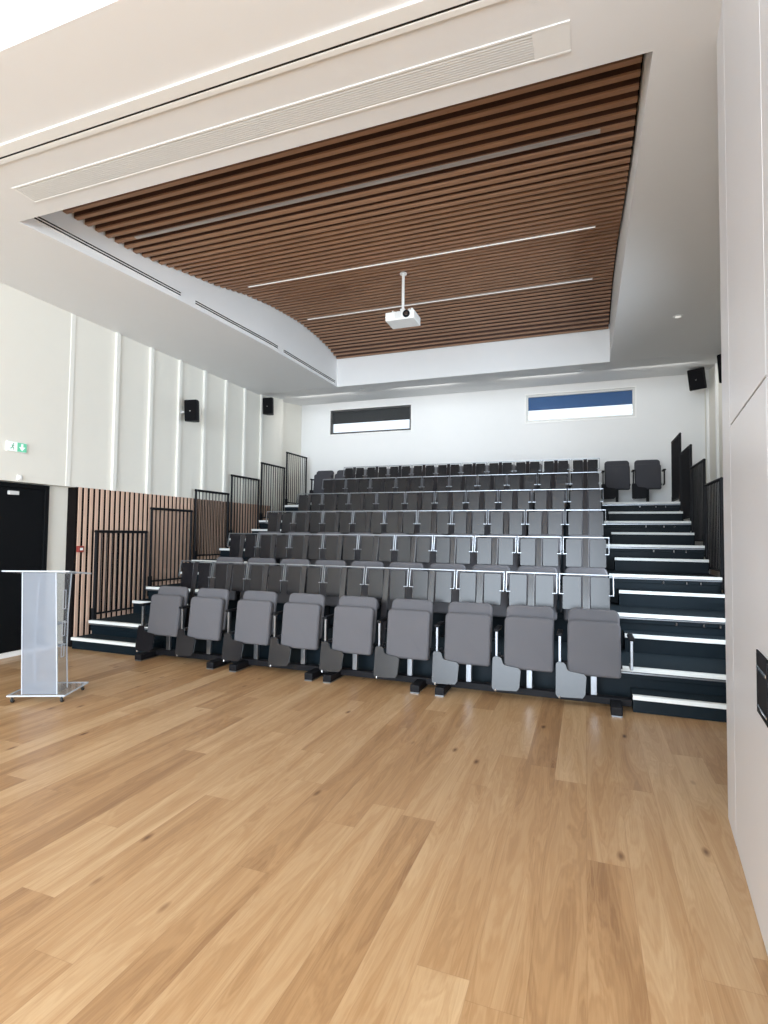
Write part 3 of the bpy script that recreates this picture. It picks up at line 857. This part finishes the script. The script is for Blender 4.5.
# front panel, slightly flared towards the top
w0, w1, H = 0.160, 0.152, 1.235
HP = H - 0.012
LEAN = Matrix(((1, 0, -0.006, 0), (0, 1, -0.055, 0), (0, 0, 1, 0), (0, 0, 0, 1)))
bm = slab([(-w0, Z0 + .01), (w0, Z0 + .01), (w1, HP), (-w1, HP)], 0.010, 0.002, Matrix.Translation((0.012, 0.040, 0)) @ LEAN, 1)
fp = obj('front_panel', bm, M['frost'], t)
bm = bmesh.new()
for sx in (-1, 1):
    bar(bm, LEAN @ Vector((sx * w0 + .012, 0.043, Z0 + .01)), LEAN @ Vector((sx * w1 + .012, 0.043, HP)), 0.009, 0.013, (0, 1, 0))
obj('panel_edge', bm, M['acrylicedge'], fp)
for sx in (-1, 1):
    pts = [(0.048, Z0 + .01), (0.27, Z0 + .01), (0.235, .45), (0.235, .8), (0.275, H - 0.045), (-0.015, H - 0.013)]
    Ry = Matrix(((0, sx * 1.0, 0, sx * 0.150 - (0.004 if sx > 0 else -0.004)), (1, 0, 0, 0), (0, 0, 1, 0), (0, 0, 0, 1)))
    bm = slab([(p[0], p[1]) for p in pts], 0.008, 0.001, Ry, 1)
    sp = obj('side_panel', bm, M['acrylic'], t)
    bm = bmesh.new()
    xx = sx * 0.150
    for i in range(1, 4):
        bar(bm, (xx, pts[i][0], pts[i][1]), (xx, pts[i+1][0], pts[i+1][1]), 0.010, 0.010, (1, 0, 0))
    obj('rear_edge', bm, M['acrylicedge'], sp)
    if sx > 0:
        bm = bmesh.new()
        for za, zb in ((0.86, 1.04), (0.60, 0.74), (0.40, 0.52)):
            for (ya, y2, zz, z2) in ((.12, .17, za, za), (.12, .17, zb, zb), (.12, .12, za, zb), (.17, .17, za, zb)):
                bar(bm, (xx + .006, ya, zz), (xx + .006, y2, z2), 0.006, 0.004, (1, 0, 0))
        obj('grip_slot', bm, M['acrylicedge'], sp)
obj('shelf', BX(-0.145, 0.145, 0.048, 0.230, 0.715, 0.725, .002, 1), M['acrylicedge'], t)
obj('lower_shelf', BX(-0.145, 0.145, 0.12, 0.228, 0.50, 0.508, .002, 1), M['acrylicedge'], t)
# sloping reading top
Mt = Matrix.Translation((0, -0.06, H)) @ Matrix.Rotation(math.radians(-6.5), 4, 'X')
obj('reading_top', BX(-0.302, 0.302, -0.02, 0.42, -0.006, 0.006, .002, 1, Mt), M['acrylic'], t)
bm = bmesh.new()
for a, b_ in (((-.302, -.02), (.302, -.02)), ((.302, -.02), (.302, .42)), ((.302, .42), (-.302, .42)), ((-.302, .42), (-.302, -.02))):
    bar(bm, Mt @ Vector((a[0], a[1], 0)), Mt @ Vector((b_[0], b_[1], 0)), 0.006, 0.0125)
obj('top_edge', bm, M['acrylicedge'], t)
for sx, yy in ((-.225, .03), (.225, .03), (-.225, .43), (.225, .43)):
    bm = bmesh.new()
    box(bm, sx - .018, sx + .018, yy - .018, yy + .018, Z0 - .006, Z0 - .0002, .001, 1)
    box(bm, sx - .014, sx - .010, yy - .012, yy + .012, 0.02, Z0 - .004); box(bm, sx + .010, sx + .014, yy - .012, yy + .012, 0.02, Z0 - .004)
    cs = obj('castor', bm, M['chrome'], t)
    bm = bmesh.new(); tube(bm, (sx - .0095, yy, 0.024), (sx + .0095, yy, 0.024), 0.024, 18)
    obj('wheel', bm, M['rubber'], cs)

# ------------------------------------------------------------------ light: daylight from the glazed side behind the camera, sky, added fill lamps
w = bpy.data.worlds.new('sky'); bpy.context.scene.world = w; w.use_nodes = True
nt = w.node_tree; bg = nt.nodes['Background']
bg.inputs['Color'].default_value = (0.82, 0.91, 1.0, 1); bg.inputs['Strength'].default_value = 1.3
def area(name, loc, tgt, sx, sy, power, col):
    l = bpy.data.lights.new(name, 'AREA'); l.shape = 'RECTANGLE'; l.size = sx; l.size_y = sy; l.energy = power; l.color = col
    o = bpy.data.objects.new(name, l); C.objects.link(o); o.location = loc
    o.rotation_euler = (Vector(tgt) - Vector(loc)).to_track_quat('-Z', 'Y').to_euler()
    return o
area('daylight', (-1.1, -7.9, 2.6), (-1.0, 8, 2.6), 8.6, 4.5, 1780, (0.77, 0.885, 1.0))
area('left_wall_fill', (2.25, 7.0, 1.9), (-6.7, 9.6, 2.3), 3.2, 2.2, 190, (0.78, 0.89, 1.0)).data.spread = math.radians(115)  # unseen fill lamp added on the right to brighten the left wall

for x, p in ((-5.6, 9), (-3.2, 9), (-0.8, 9), (1.2, 6)):
    area('back_wall_fill', (x, 10.9, 4.70), (x, YB, 3.2), 1.4, 0.12, p, (1.0, 0.98, 0.95))  # unseen lamps added under the ceiling to brighten the back wall
# ------------------------------------------------------------------ camera
cam = bpy.data.cameras.new('camera'); co = bpy.data.objects.new('camera', cam); C.objects.link(co)
H_, YAW, PIT, ROLL, F = 1.6145, 0.3552, 0.0418, -0.0114, 543.1555
co.location = (0, 0, H_)
co.matrix_world = Matrix.Translation((0, 0, H_)) @ Matrix.Rotation(YAW, 4, 'Z') @ Matrix.Rotation(PI / 2 + PIT, 4, 'X') @ Matrix.Rotation(-ROLL, 4, 'Z')
cam.sensor_fit = 'HORIZONTAL'; cam.sensor_width = 36.0; cam.lens = F / 768 * 36.0
cam.clip_start = 0.02
sc = bpy.context.scene
sc.camera = co
sc.view_settings.view_transform = 'Standard'
sc.view_settings.look = 'None'
sc.view_settings.gamma = 1
sc.view_settings.use_curve_mapping = False
sc.view_settings.exposure = 0.2
sc.cycles.use_denoising = True
sc.cycles.max_bounces = 10
sc.cycles.diffuse_bounces = 6
sc.cycles.transparent_max_bounces = 24
sc.cycles.sample_clamp_indirect = 4
